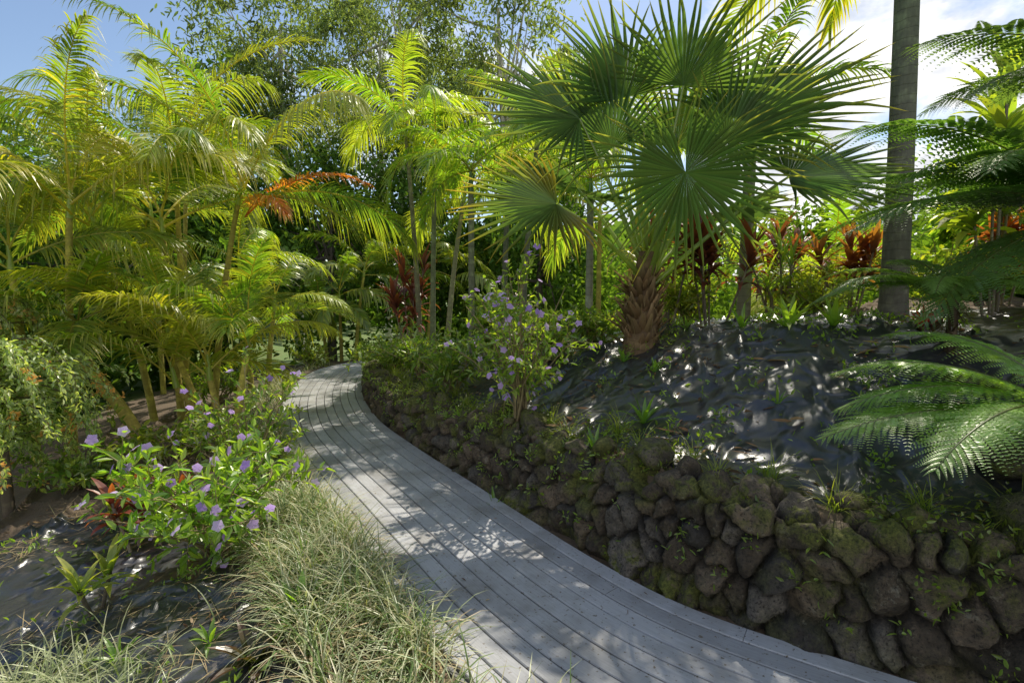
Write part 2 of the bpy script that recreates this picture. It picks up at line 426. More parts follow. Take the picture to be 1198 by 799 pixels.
hf = math_n(nt, 'ADD', math_n(nt, 'MULTIPLY', wv.outputs[1], .01), math_n(nt, 'MULTIPLY', wr.outputs['Fac'], 1.9))
hf = math_n(nt, 'ADD', hf, math_n(nt, 'MULTIPLY', n2, .03))
hm = nd(nt, 'ShaderNodeMix'); L(fm, hm.inputs[0]); L(hs, hm.inputs[2]); L(hf, hm.inputs[3])
b = nd(nt, 'ShaderNodeBump', Strength=.9, Distance=.04); L(hm.outputs[0], b.inputs['Height'])
rg = math_n(nt, 'SUBTRACT', .92, math_n(nt, 'MULTIPLY', fm, math_n(nt, 'SUBTRACT', .62, math_n(nt, 'MULTIPLY', dustm, .4))))
p = nd(nt, 'ShaderNodeBsdfPrincipled'); L(rg, p.inputs['Roughness']); L(c, p.inputs['Base Color']); L(b.outputs[0], p.inputs['Normal'])
p.inputs['Specular IOR Level'].default_value = 1.
o = nd(nt, 'ShaderNodeOutputMaterial'); L(p.outputs[0], o.inputs[0]); M_ground = m

# ------------------------------------------------------------------ ground mesh
xs = spaced(-260, 260, -6.5, 5.5, .031, 40); ys = spaced(-60, 320, .6, 8.5, .033, 46)
X, Y = np.meshgrid(xs, ys); xf, yf = X.ravel(), Y.ravel()
Z = ground(xf, yf)
s_, i_ = sdist(xf, yf); e_ = np.abs(s_) - HW; yc_ = cl[i_, 1]
fabm = np.where(s_ > 0, sstep(.35, .55, e_) * sstep(5.2, 3.8, e_) * sstep(10, 7, yc_), sstep(.3, .6, e_) * sstep(4.4, 3.8, e_) * sstep(6.2, 5.2, yc_))
lawn = np.where(s_ < 0, sstep(3.7, 4.0, e_ + (fbm(xf, yf, 77, 3) - .45)), sstep(6, 9, e_))
C = np.stack([fabm, lawn, 0 * fabm, 1 + 0 * fabm], 1)
mb = MB(); mb.add(np.stack([xf, yf, Z], 1), grid_faces(len(ys), len(xs)), C); mb.build('ground', [M_ground])

# ------------------------------------------------------------------ boardwalk
mb = MB()
nb = 10; bw = 2 * HW / nb; gap = .008
for j in range(nb):
    off0 = -HW + bw * (j + .5)
    a0 = U(0, 1.) 
    while a0 < TOT - .3:
        ln = U(2.6, 3.8); a1 = min(a0 + ln, TOT)
        aa = np.arange(a0 + .0015, a1 - .0015, .07); aa = np.append(aa, a1 - .0015)
        w2 = (bw - gap) / 2; zo = U(-.0015, .0015)
        sec = [(-w2, -.035), (-w2, -.005), (-w2 + .005, 0), (w2 - .005, 0), (w2, -.005), (w2, -.035)]
        rows = []; ww = []
        for (ox, oz) in sec:
            xy = at(aa, np.full(len(aa), off0 + ox)); rows.append(np.column_stack([xy, np.full(len(aa), oz + zo)]))
            ww.append(np.column_stack([aa, np.full(len(aa), off0 + ox + j * 3.1 + a0), 0 * aa]))
        V = np.stack(rows, 1).reshape(-1, 3); Wc = np.stack(ww, 1).reshape(-1, 3)
        t = U(.78, 1.15); col = np.array([.40, .40, .405]) * t
        mb.add(V, grid_faces(len(aa), len(sec))[:, ::-1], col, 0, Wc, smooth=False)
        mb.add(V[[0, 1, 2, 3, 4, 5]], [[0, 1, 2, 3, 4, 5]], col * .6, 0, Wc[:6], smooth=False)
        for q in (a0 + .04, a1 - .04):
            for sx in (-.035, .035):
                c = at(np.array([q]), np.array([off0 + sx]))[0]; th = np.linspace(0, 2 * math.pi, 7)[:-1]
                V = np.column_stack([c[0] + .004 * np.cos(th), c[1] + .004 * np.sin(th), np.full(6, zo + .0015)])
                mb.add(V, [[0, 1, 2, 3, 4, 5]], (.05, .045, .04), 0, smooth=False)
        a0 = a1
aa = np.arange(0, TOT, .08)
rows = [np.column_stack([at(aa, np.full(len(aa), o_)), np.full(len(aa), z_)]) for o_, z_ in ((-HW - .006, -.02), (-HW - .035, -.02), (-HW - .035, -.2))]
mb.add(np.stack(rows, 1).reshape(-1, 3), grid_faces(len(aa), 3), (.2, .2, .2), 0, np.stack(rows, 1).reshape(-1, 3), smooth=False)
mb.build('boardwalk_path', [M_board])

# ------------------------------------------------------------------ stone wall
a_start = arc[np.argmin(np.abs(cl[:, 0] - 4.2))]; a_end = arc[np.argmin(np.hypot(cl[:, 0] + 3.6, cl[:, 1] - 12.2))]
aa = np.arange(a_start, a_end, .0115); q = np.arange(0, 1.0, .0125)
A, Q = np.meshgrid(aa, q, indexing='ij'); A = A.ravel(); Q = Q.ravel()
sites = []
row_h = .175
for r_ in range(7):
    x = a_start - .3 + U(0, .2)
    while x < a_end + .3:
        w_ = U(.10, .42); sites.append((x + w_ / 2, r_ * row_h + .06 + U(-.085, .085))); x += w_
        if U() < .3: sites.append((x, r_ * row_h + .06 + U(.05, .11)))
sites = np.array(sites); ns = len(sites)
Aw = A + (fbm(A * 5, Q * 5, 21) - .5) * .16 + (fbm(A * 17, Q * 17, 22, 2) - .4) * .04; Qw = Q + (fbm(A * 5 + 9, Q * 5, 33) - .5) * .16 + (fbm(A * 17, Q * 17 + 5, 24, 2) - .4) * .04
F1 = np.empty(len(A)); F2 = np.empty(len(A)); I1 = np.empty(len(A), int)
for c0 in range(0, len(A), 8000):
    sl = slice(c0, c0 + 8000); lo, hi = Aw[sl].min() - .6, Aw[sl].max() + .6
    cand = np.where((sites[:, 0] > lo) & (sites[:, 0] < hi))[0]
    D = np.hypot((Aw[sl, None] - sites[cand, 0]) * .85, Qw[sl, None] - sites[cand, 1])
    pt = np.partition(D, 1, axis=1); F1[sl] = pt[:, 0]; F2[sl] = pt[:, 1]; I1[sl] = cand[D.argmin(1)]
e = F2 - F1
tone = U(.45, 1.6, ns); hue = U(0, 1, ns)
dx = Aw - sites[I1, 0]; dy = Qw - sites[I1, 1]
dome = U(.03, .095, ns)[I1] + U(-.45, .45, ns)[I1] * dx + U(-.35, .5, ns)[I1] * dy
for kf in range(5):
    an = (kf * math.pi * .4 + U(-.5, .5, ns))[I1]; sl_ = U(.2, 1.2, ns)[I1]; of = U(.08, .17, ns)[I1]
    dome = np.minimum(dome, of - sl_ * (dx * np.cos(an) + dy * np.sin(an)))
dome = np.clip(dome, -.02, .11)
dsp = dome * (1 - np.exp(-e * 80)) - .035 * np.exp(-e * 60)
dsp += (fbm(A * 11, Q * 11, 5) - .5) * .06 * np.clip(e * 25, .2, 1) + (fbm(A * 34, Q * 34, 8, 3) - .5) * .024
yc = np.interp(A, arc, cl[:, 1]); H = wall_h(yc) + (vnoise(A * 3.7, 0 * A, 4) - .5) * .15
over = Q - H; ph = np.clip(over / .14 + .5, 0, 1) * (math.pi / 2)
zc = np.minimum(Q, H) - .04 - .03 * np.clip(1 - np.abs(over) / .12, 0, 1)
back = .06 + .14 * np.minimum(Q, H) + np.maximum(over, 0)
zc = zc + np.maximum(over, 0) * .12
tail = sstep(.16, .36, over); zc -= tail * .2
nh = -np.cos(ph) * dsp; nz_ = np.sin(ph) * dsp
xy = at(A, HW + back + nh); V = np.column_stack([xy, zc + nz_])
cr = np.clip(e * 30, 0, 1)
base = np.where((hue[I1] < .65)[:, None], np.array([[.100, .075, .050]]), np.array([[.085, .073, .060]])) * tone[I1][:, None]
C = base * (.12 + .88 * cr[:, None])
moss = np.clip(sstep(-.14, .03, over) * .95 + sstep(.50, .66, fbm(A * 2.2, Q * 2.2, 12)) * .9 + sstep(.25, .0, Q) * .35, 0, 1)
C = np.column_stack([C, moss])
mb = MB(); mb.add(V, grid_faces(len(aa), len(q))[:, ::-1], C)
def rock(mb, c, r, col, seed, mossv=.3):
    n1_, n2_ = 22, 14
    th = np.linspace(0, 2 * math.pi, n1_ + 1)[:-1]; ph = np.linspace(.02, math.pi - .02, n2_)
    T_, P_ = np.meshgrid(th, ph); D = np.stack([np.cos(T_) * np.sin(P_), np.sin(T_) * np.sin(P_), np.cos(P_)], -1).reshape(-1, 3)
    pn = rand_dirs(11); po = U(.62, .95, 11)
    dt = D @ pn.T; rr_ = np.where(dt > .05, po / np.maximum(dt, .05), 9).min(1); rr_ = np.minimum(rr_, 1.15)
    out = [d_ * (f_ + .12 * noise.noise(Vector(d_) * 4 + Vector((seed, 5, 0)))) for d_, f_ in zip(D, rr_)]
    V = np.array(out) * np.array(r); an = U(0, 3); R = np.array([[math.cos(an), -math.sin(an), 0], [math.sin(an), math.cos(an), 0], [0, 0, 1]])
    V = V @ R.T + np.array(c)
    k = np.arange(n2_ - 1)[:, None] * n1_; j = np.arange(n1_)[None]; j2 = (j + 1) % n1_
    F = np.stack([k + j, k + n1_ + j, k + n1_ + j2, k + j2], -1).reshape(-1, 4)
    mb.add(V, F, np.array([*col, mossv]))
for k_ in range(60):
    a = a_start + .5 + (a_end - a_start - 1) * (k_ + U(-.4, .4)) / 60
    o_ = HW + U(.2, .42); c = at(np.array([a]), np.array([o_]))[0]; yy = np.interp(a, arc, cl[:, 1])
    r0 = U(.05, .13) * (1 if yy < 8 else .8)
    rock(mb, (c[0], c[1], wall_h(yy) + U(-.05, .03)), (r0 * U(.9, 1.5), r0, r0 * U(.6, .9)), np.array([.10, .076, .052]) * U(.6, 1.5), k_ * 3.7, U(.4, 1.))
mb.build('stone_retaining_wall', [M_stone])
for (x, y, r0) in [(.95, 3.35, .13), (.2, 4.6, .15), (-.15, 5.2, .16), (2.7, 2.75, .16), (2.95, 3.3, .13), (2.6, 2.35, .18)]:
    mb = MB(); rock(mb, (x, y, G(x, y) + r0 * .2), (r0 * 1.2, r0, r0 * .8), np.array([.11, .09, .068]), x * 9, .9); mb.build('garden_rock', [M_stone])

# ------------------------------------------------------------------ plants
def fan_palm(x, y):
    z = G(x, y); mb = MB()
    top = np.array([x + .05, y + .02, z + .95])
    pts = np.linspace([x, y, z - .1], top, 9); tube(mb, pts, [.17, .18, .17, .155, .14, .12, .11, .10, .09], (.16, .10, .055), 12, 1)
    nb_ = 120; h = U(0, .66, nb_); az = np.arange(nb_) * 2.399; rr = np.interp(h, [0, .3, .66], [.16, .15, .10])
    P = np.stack([x + np.cos(az) * rr, y + np.sin(az) * rr, z + h], 1)
    blades(mb, P, az, U(.6, 1.2, nb_), U(.12, .26, nb_), U(.05, .11, nb_), U(-.6, .4, nb_), vary((.20, .13, .07), nb_), vary((.40, .28, .16), nb_), K=4, fold=.5, prof=[1, .9, .7, .5, .25], mat=2)
    nb_ = 240; h = U(0, .75, nb_); az = U(0, 6.28, nb_)
    P = np.stack([x + np.cos(az) * .14, y + np.sin(az) * .14, z + h], 1)
    blades(mb, P, az, U(-1.2, 1.2, nb_), U(.08, .28, nb_), .007, U(0, 2, nb_), vary((.28, .19, .09), nb_), vary((.38, .28, .16), nb_), K=3, mat=2)
    g = (.125, .20, .07); g2 = (.10, .17, .07); ye = (.44, .37, .10)
    LV = [
        ((.12, -.75, .62), (.05, -.35, -.9), (-.15, -1, .35), 1.02, 172, (.16, .245, .07), ye, None),
        ((-.95, -.35, .42), (-.95, -.25, -.15), (-.1, -.75, .75), 1.05, 108, (.14, .21, .06), (.55, .35, .07), (.48, .34, .07)),
        ((-.70, .0, 1.30), (-.85, .0, .35), (-.25, -.75, .7), 1.15, 108, g, ye, None),
        ((-.18, .25, 1.60), (-.35, .1, .95), (.25, -.85, .3), 1.2, 95, g2, ye, None),
        ((.35, .1, 1.65), (.25, .05, 1.), (-.3, -.9, .15), 1.2, 95, g, ye, None),
        ((.90, .0, 1.30), (.75, .0, .65), (-.5, -.75, .5), 1.35, 105, g2, ye, None),
        ((1.35, -.1, .72), (1., -.1, .12), (-.1, -.6, .85), 1.15, 108, g2, (.3, .3, .09), None),
        ((.62, -.35, 1.0), (.75, -.35, .5), (-.4, -.8, .5), 1.0, 100, g, ye, None),
        ((-.35, .1, 1.05), (-.5, .0, .85), (0, -.9, .5), 1.05, 100, g2, ye, None),
        ((.4, .4, 1.15), (.35, .2, .95), (-.2, -.95, .3), 1.1, 105, g2, ye, None),
        ((-.6, .9, .8), (-.6, .8, .2), (0, .3, .9), 1.1, 120, g2, ye, None),
        ((1.0, .8, .5), (.8, .6, -.1), (0, .1, .9), 1.0, 110, g2, ye, None),
    ]
    for off, D, N, R, spn, c1, c2, fd in LV:
        hub = top + np.array(off)
        a = top - np.array([0, 0, U(.2, .45)]); mid = (a + hub) / 2 + np.array([0, 0, .12])
        t = np.linspace(0, 1, 12)[:, None]; pts = (1 - t) ** 2 * a + 2 * t * (1 - t) * mid + t ** 2 * hub
        tube(mb, pts, np.linspace(.03, .013, 12), (.26, .32, .07), 6)
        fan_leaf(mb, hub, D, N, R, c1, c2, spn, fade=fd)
    nb_ = 26; az = U(0, 6.28, nb_); P = np.tile(top - [0, 0, .1], (nb_, 1)) + U(-.08, .08, (nb_, 3))
    blades(mb, P, az, U(.2, 1., nb_), U(.3, .7, nb_), U(.015, .035, nb_), U(1.4, 2.4, nb_), vary((.2, .22, .06), nb_), vary((.42, .32, .15), nb_), K=5)
    blades(mb, np.tile(top, (5, 1)), U(0, 6, 5), U(1.2, 1.5, 5), U(1., 1.7, 5), .05, .1, (.2, .24, .06), (.3, .28, .08), K=5)
    return mb.build('fan_palm', [M_fan, M_bark, M_dry])
fan_palm(1.32, 5.25)

def areca(name, x, y, stems, L=(2., 2.5), nf=6, ll=.5, col=(.085, .14, .018), tip=(.30, .28, .03), el=(.6, 1.25), dr=(.9, 1.7), scol=(.33, .28, .06), lw=.028, extra=None, n=58, r=.045, ld=(.3, .8)):
    mb = MB(); z = G(x, y) - .05
    ph = U(0, 6)
    for (dx, dy, h, lx, ly) in stems:
        b = np.array([x + dx, y + dy, z]); t = np.linspace(0, 1, 10)[:, None]
        tp = b + np.array([lx, ly, h]); pts = b + t * (tp - b) + np.array([lx, ly, 0]) * (t * t - t) * .5
        tube(mb, pts, np.linspace(r * 1.25, r * .8, 10), vary(scol, 1)[0], 9, 1)
        cs = tp + np.array([lx * .15, ly * .15, .35]); tube(mb, np.linspace(tp, cs, 5), np.linspace(r * .95, r * .4, 5), (.36, .42, .1), 8)
        for k_ in range(nf):
            ph += 2.4 + U(-.3, .3); f = k_ / max(1, nf - 1)
            e = el[1] + (el[0] - el[1]) * f + U(-.12, .12); Lf = U(*L)
            yl = U(0, 1) ** 2.2
            cc = np.array(col) * (1 - yl * .8) + np.array(tip) * yl * .8
            frond(mb, cs - np.array([0, 0, .3 * f]), ph, e, Lf, U(*dr), n=n, ll=ll * U(.85, 1.15), lw=lw, col=cc, tip=tip, vee=U(.0, .45), ldroop=U(*ld), bend=U(-.5, .5), roll=U(-.6, .6), rcol=(.5, .43, .1))
    if extra:
        for ex in extra: frond(mb, **ex)
    return mb.build(name, [M_leaf, M_bark])

GA = (.125, .225, .045); TA = (.38, .37, .06)
areca('golden_cane_palm', -3.95, 6.8, [(0, 0, .8, -.05, -.1), (.15, .1, 1.1, .2, 0), (-.2, .05, .7, -.3, -.15), (-.35, .2, 1.2, -.45, .1)],
      L=(1.5, 2.1), nf=6, col=(.16, .26, .045), tip=(.44, .40, .06), el=(.75, 1.35), dr=(.9, 1.6), n=74, ll=.52, lw=.023, scol=(.6, .46, .1), ld=(.2, .7))
areca('golden_cane_palm', -5.2, 7.9, [(0, 0, 2.9, -.1, 0), (.4, .2, 3.4, .5, .1), (-.5, .1, 3.0, -.6, -.1), (-.2, .5, 3.9, -.1, .2)],
      L=(2.4, 3.3), nf=7, ll=.70, col=GA, tip=TA, el=(.5, 1.3), dr=(1.0, 1.8), lw=.026, n=88, ld=(.3, .9))
areca('golden_cane_palm', -6.2, 6.5, [(0, 0, 2.5, -.1, 0), (.3, .2, 3.2, .3, -.1)],
      L=(2.0, 2.8), nf=6, ll=.66, col=(.18, .25, .045), tip=(.52, .43, .07), el=(.5, 1.25), dr=(1.0, 1.9), lw=.026, n=80, ld=(.4, 1.))
CP = (.18, .295, .045); CT = (.40, .42, .08)
areca('areca_palm', -1.5, 9.6, [(0, 0, 3.6, .1, 0), (.25, .1, 2.9, .35, 0), (-.25, .15, 4.1, -.2, 0)], L=(1.7, 2.2), nf=7, ll=.55, col=CP, tip=CT, el=(.2, 1.2), dr=(1.1, 2.), scol=(.2, .2, .12), n=54, lw=.03)
areca('areca_palm', -.15, 8.4, [(0, 0, 2.8, .1, 0), (.3, .1, 3.3, .25, 0)], L=(1.3, 1.8), nf=7, ll=.45, col=CP, tip=CT, el=(.2, 1.2), dr=(1.1, 2.), scol=(.14, .14, .1), n=54, lw=.028)
areca('areca_palm', -4.9, 14.6, [(0, 0, 1.8, 0, 0), (.4, 0, 2.5, .3, 0), (-.4, 0, 1.5, -.2, 0)], L=(1.8, 2.4), nf=6, ll=.5, col=(.15, .24, .045), tip=(.34, .36, .07), el=(.1, 1.2), dr=(.9, 1.6), lw=.06, n=32)
areca('areca_palm', -3.2, 16.2, [(0, 0, 2.2, 0, 0), (.5, 0, 3.2, .3, 0), (1.1, .2, 2.4, .2, 0)], L=(1.8, 2.4), nf=6, ll=.5, col=(.15, .24, .045), tip=(.34, .36, .07), el=(.1, 1.2), dr=(.9, 1.6), lw=.06, n=32)
areca('areca_palm', -7.6, 11.0, [(0, 0, 3.8, 0, 0), (.5, 0, 4.8, .3, 0)], L=(2.4, 3.0), nf=6, ll=.6, col=(.12, .2, .045), tip=(.3, .3, .06), el=(.1, 1.2), dr=(1., 1.8), lw=.045, n=44)
areca('areca_palm', 1.6, 9.5, [(0, 0, 2.2, 0, 0), (.5, 0, 3.2, .3, 0)], L=(1.8, 2.4), nf=6, ll=.5, col=CP, tip=CT, el=(.1, 1.2), dr=(1., 1.8), lw=.036, n=40)
areca('areca_palm', 4.6, 8.6, [(0, 0, 1.2, 0, 0), (.4, 0, 1.7, .3, 0)], L=(1.4, 1.9), nf=6, ll=.45, col=CP, tip=CT, el=(.1, 1.2), dr=(.9, 1.6), lw=.036, n=40)
areca('areca_palm', -4.9, 9.5, [(.0, .0, 2.3, -.1, 0), (.2, .2, 1.6, .2, 0)], L=(1.4, 1.9), nf=5, ll=.42, col=CP, tip=CT, el=(.3, 1.25), dr=(1., 1.7), scol=(.4, .34, .09), n=50, lw=.026,
      extra=[dict(base=(-4.4, 8.6, 3.0), az=-.1, el=.75, L=2.3, droop=1.2, ll=.42, col=(.58, .2, .07), tip=(.64, .3, .12), rcol=(.5, .16, .05)),
             dict(base=(-4.4, 8.6, 3.0), az=-.7, el=.6, L=1.5, droop=1.5, ll=.4, col=(.56, .24, .07), tip=(.62, .34, .12), rcol=(.5, .18, .05))])

def tall_palm(name, x, y, h, r, col0, col1, nf, L, lean=(0, 0), **kw):
    mb = MB(); z = G(x, y) - .1; n = 26; t = np.linspace(0, 1, n)
    pts = np.column_stack([x + lean[0] * t ** 1.5, y + lean[1] * t ** 1.5, z + h * t])
    rr = r * np.interp(t, [0, .06, .3, 1], [1.35, 1.08, 1., .85]); c = np.array(col0)[None] * (1 - t[:, None]) + np.array(col1)[None] * t[:, None]
    tube(mb, pts, rr, c, 18, 1)
    cs = pts[-1] + np.array([0, 0, .9 * r / .15]); tube(mb, np.linspace(pts[-1], cs, 6), np.linspace(r * .95, r * .4, 6), (.12, .2, .05), 12)
    ph = U(0, 6)
    for k_ in range(nf):
        ph += 2.4 + U(-.25, .25); f = k_ / nf
        frond(mb, cs, ph, 1.2 - 1.3 * f, L * U(.9, 1.1), U(1.0, 1.6), **kw)
    return mb.build(name, [M_leaf, M_bark])
tall_palm('royal_palm', 4.05, 5.45, 4.0, .12, (.18, .155, .13), (.10, .12, .08), 11, 3.0, (-.12, 0), ll=.65, lw=.04, n=60, col=(.22, .28, .045), tip=(.55, .44, .07))
tall_palm('slender_palm', 2.98, 6.6, 2.2, .08, (.3, .28, .23), (.25, .25, .18), 7, 1.6, (0, 0), ll=.45, lw=.03, n=40, col=CP, tip=CT)
tall_palm('slender_palm', 1.02, 6.8, 1.9, .05, (.3, .28, .23), (.24, .24, .18), 7, 1.3, (0, 0), ll=.4, lw=.03, n=40, col=CP, tip=CT)
tall_palm('slender_palm', -.62, 7.9, 2.6, .05, (.14, .14, .1), (.16, .17, .1), 7, 1.4, (0, 0), ll=.4, lw=.03, n=40, col=CP, tip=CT)
tall_palm('slender_palm', -4.45, 6.1, 1.3, .075, (.5, .36, .08), (.45, .36, .08), 6, 1.5, (-.9, .2), ll=.5, lw=.026, n=60, col=(.18, .26, .04), tip=(.48, .42, .07))

def tree_fern(x, y, zc, azs, L, name='tree_fern', col=(.10, .17, .05), pl=.42, tr=.1):
    mb = MB(); z = G(x, y) - .05; h = zc - z; t = np.linspace(0, 1, 10)
    pts = np.column_stack([x + 0 * t, y + 0 * t, z + h * t]); tube(mb, pts, np.linspace(tr * 1.3, tr * .9, 10), (.08, .055, .035), 10, 1)
    nb_ = 160; hh = U(0, h, nb_); az = U(0, 6.28, nb_)
    blades(mb, np.stack([x + np.cos(az) * tr * .9, y + np.sin(az) * tr * .9, z + hh], 1), az, U(-1, 1, nb_), U(.05, .15, nb_), .012, .8, (.07, .045, .03), (.10, .07, .04), K=3)
    c = np.array([x, y, z + h])
    for (a, e, l, dr) in azs:
        fern_frond(mb, c + U(-.03, .03, 3), rad(a), rad(e), l * L, dr, col=np.array(col) * U(.85, 1.3), tip=np.array(col) * 1.35, pl=pl, bend=U(-.15, .15))
    return mb.build(name, [M_fan, M_bark])
tree_fern(4.0, 3.6, 2.3, [(172, 35, 1, 1.1), (187, 18, 1.05, .9), (205, 35, 1, 1.2), (150, 25, 1, 1.1), (225, 30, .95, 1.3), (120, 40, 1, 1.2), (80, 40, 1, 1.2), (30, 40, .9, 1.2), (-40, 40, .9, 1.2), (196, -5, .95, .8), (168, 55, 1.1, 1.3), (180, 50, .9, 1.6)], 1.75)
tree_fern(3.95, 3.1, 2.85, [(172, 42, 1.05, 1.0), (185, 30, 1., 1.2), (200, 50, .8, 1.4), (130, 50, .9, 1.4), (90, 50, .9, 1.2), (40, 45, .9, 1.2), (-30, 45, .9, 1.2)], 1.6, col=(.085, .13, .045))
tree_fern(2.72, 2.45, 1.20, [(183, 12, 1.0, .65), (170, 20, .9, .95), (203, 20, .9, 1.1), (150, 35, .9, 1.1), (120, 50, .8, 1.2), (40, 40, .9, 1.2), (225, 35, .7, 1.2)], 1.2, name='fern_plant', col=(.19, .29, .07), tr=.05, pl=.46)
tree_fern(3.1, 3.6, 1.75, [(183, 35, 1.0, 1.3), (165, 20, 1, 1.), (150, 40, .9, 1.2), (220, 35, .9, 1.2), (90, 50, .8, 1.2), (30, 40, .9, 1.2), (260, 35, .8, 1.2), (-40, 35, .8, 1.2)], .95, name='fern_plant', col=(.15, .23, .06), tr=.03)

def shrub(name, x, y, H, R, nst, leafL, leafW, col, tipcol, flowers=0, fcols=None, per=9, twigs=7, stemcol=(.25, .19, .10), up=.5, fl=.07, lean=(0, 0)):
    mb = MB(); z = G(x, y) - .03
    P = []; D = []; TP = []
    for s in range(nst):
        a = U(0, 6.28); rr = math.sqrt(U(0, 1)) * R; hh = H * U(.55, 1.0) * (1 - .35 * (rr / R) ** 2)
        b = np.array([x + U(-.06, .06), y + U(-.06, .06), z]); e = np.array([x + math.cos(a) * rr + lean[0], y + math.sin(a) * rr + lean[1], z + hh])
        mid = b * .5 + e * .5 + np.array([-math.cos(a), -math.sin(a), .3]) * rr * .25
        t = np.linspace(0, 1, 9)[:, None]; pts = (1 - t) ** 2 * b + 2 * t * (1 - t) * mid + t ** 2 * e
        pts[1:-1] += U(-.015, .015, (7, 3))
        tube(mb, pts, np.linspace(.011, .003, 9), stemcol, 5, 1)
        for k_ in range(twigs):
            tt = U(.3, 1); p0 = np.array([np.interp(tt, t[:, 0], pts[:, i]) for i in range(3)])
            d = nrm(np.array([math.cos(a), math.sin(a), 0]) * .5 + rng.normal(size=3) * .7 + np.array([0, 0, up])); l = U(.12, .32) * (H / 1.2) ** .5
            tw = np.linspace(p0, p0 + d * l, 4); tw[1:] += U(-.01, .01, (3, 3)); tube(mb, tw, [.004, .003, .0025, .0015], stemcol, 4, 1)
            u = np.linspace(.2, 1, per)[:, None]; lp = p0 + d * l * u
            P.append(lp); dd = nrm(d * .5 + rng.normal(size=(per, 3)) * .75 + np.array([0, 0, .1])); D.append(dd); TP.append(tw[-1])
    P = np.vstack(P); D = np.vstack(D); n = len(P); N = nrm(rng.normal(size=(n, 3)) * .45 + np.array([0, 0, 1]))
    t = U(0, 1, (n, 1)) ** 2; C = vary(np.array(col), n, .3) * (1 - t) + np.array(tipcol) * t
    leaves(mb, P, D, N, leafL * U(.6, 1.15, n), leafW * U(.7, 1.1, n), C)
    TP = np.array(TP)
    if flowers:
        score = np.linalg.norm((TP - [x, y, z + H * .4]) / [R, R, H * .5], axis=1) + U(0, .9, len(TP)) - .35 * (TP[:, 1] - y) / R; idx = np.argsort(-score)[:flowers]
        for i in idx:
            c = TP[i] + U(-.01, .03, 3); nn = nrm(np.array([U(-.8, .8), U(-1, .0), U(.1, 1)])); s1 = nrm(np.cross(nn, [0, 0, 1.])); s2 = np.cross(nn, s1)
            th = np.arange(5) * 2 * math.pi / 5 + U(0, 1); dd = np.cos(th)[:, None] * s1 + np.sin(th)[:, None] * s2
            fc = fcols[rng.integers(len(fcols))]
            leaves(mb, np.tile(c, (5, 1)), dd, np.tile(nn, (5, 1)), fl * .5 * U(.7, 1.1), fl * .5, fc, fold=.0, curl=.25, mat=2)
    return mb.build(name, [M_leaf, M_wood, M_petal])
FC = [(.66, .46, .82), (.78, .62, .88), (.52, .34, .74), (.64, .46, .80)]
shrub('brunfelsia_shrub', .08, 4.7, 1.6, .66, 26, .085, .036, (.16, .26, .045), (.40, .46, .08), 95, FC, per=7, twigs=7, fl=.074)
shrub('brunfelsia_shrub', -2.15, 3.6, 1.1, .72, 22, .11, .044, (.155, .27, .04), (.36, .46, .08), 52, FC, per=8, twigs=7, fl=.085)
shrub('brunfelsia_shrub', -2.6, 4.9, 1.35, .6, 18, .10, .038, (.13, .22, .04), (.32, .37, .07), 26, FC, per=8, twigs=7, fl=.08)
g1 = (.12, .205, .04); t1 = (.32, .36, .07); g5 = (.17, .24, .04); t5 = (.42, .42, .07)
for (x, y, H, R, c, tcol, nm) in [
    (.95, 5.9, .5, .4, g1, t1, 'green_shrub'), (-.75, 6.4, .8, .55, g1, t1, 'green_shrub'),
    (-1.35, 7.6, .9, .7, g1, t1, 'green_shrub'), (-.1, 6.9, 1.1, .7, g1, t1, 'green_shrub'),
    (-2.0, 8.9, .7, .6, g1, t1, 'green_shrub'), (-3.9, 5.6, .65, .6, g5, t5, 'green_shrub'),
    (-4.6, 5.2, .5, .6, g1, t1, 'green_shrub'), (-3.2, 4.4, .45, .4, g5, t5, 'green_shrub'),
    (3.35, 5.6, .6, .4, g5, t5, 'green_shrub'), (4.9, 5.8, 1.1, .7, g5, t5, 'green_shrub'),
    (5.3, 4.9, 1.3, .8, g1, t1, 'green_shrub'), (2.2, 6.4, .8, .5, g5, t5, 'green_shrub'),
    (3.9, 6.9, 1.0, .8, g5, t5, 'green_shrub'), (-2.9, 10.6, .8, .6, g1, t1, 'green_shrub'),
    (-5.2, 8.9, .9, .9, g1, t1, 'green_shrub'), (-4.9, 12.4, .8, .7, g5, t5, 'green_shrub'), (.4, 6.2, .8, .5, g1, t1, 'green_shrub')]:
    shrub(nm, x, y, H, R, 18, .10 + .03 * (y > 6), .045, c, tcol, 0, None, per=7, twigs=6)

def ti_plant(name, x, y, h, n, L, col, tip, ns=3, W=.075):
    mb = MB(); z = G(x, y) - .03
    for s in range(ns):
        dx, dy = (U(-.25, .25), U(-.25, .25)) if ns > 1 else (0, 0); hs = h * U(.55, 1.)
        tp = np.array([x + dx * 1.5, y + dy * 1.5, z + hs]); b = np.array([x + dx * .5, y + dy * .5, z])
        tube(mb, np.linspace(b, tp, 5), .013, (.2, .16, .12), 6, 1)
        m_ = n; q = U(0, 1, m_); P = b + (tp - b) * (1 - .45 * q[:, None]); az = np.arange(m_) * 2.4 + U(0, 6)
        blades(mb, P, az, 1.35 - 1.0 * q + U(-.1, .1, m_), L * U(.75, 1.1, m_), W * U(.8, 1.1, m_), .6 + 1.1 * q, vary(np.array(col), m_, .45), vary(np.array(tip), m_, .4), K=5, prof=[.3, .8, 1, .9, .55, .03])
    return mb.build(name, [M_leaf, M_wood])
RD = (.12, .035, .035); RT = (.25, .07, .055)
ti_plant('red_cordyline', -1.95, 10., 1.9, 24, .55, RD, RT, 4, .09)
ti_plant('red_cordyline', 2.35, 6.05, 1.5, 26, .45, RD, RT, 5)
ti_plant('red_cordyline', 1.85, 6.3, 1.6, 24, .45, RD, RT, 3)
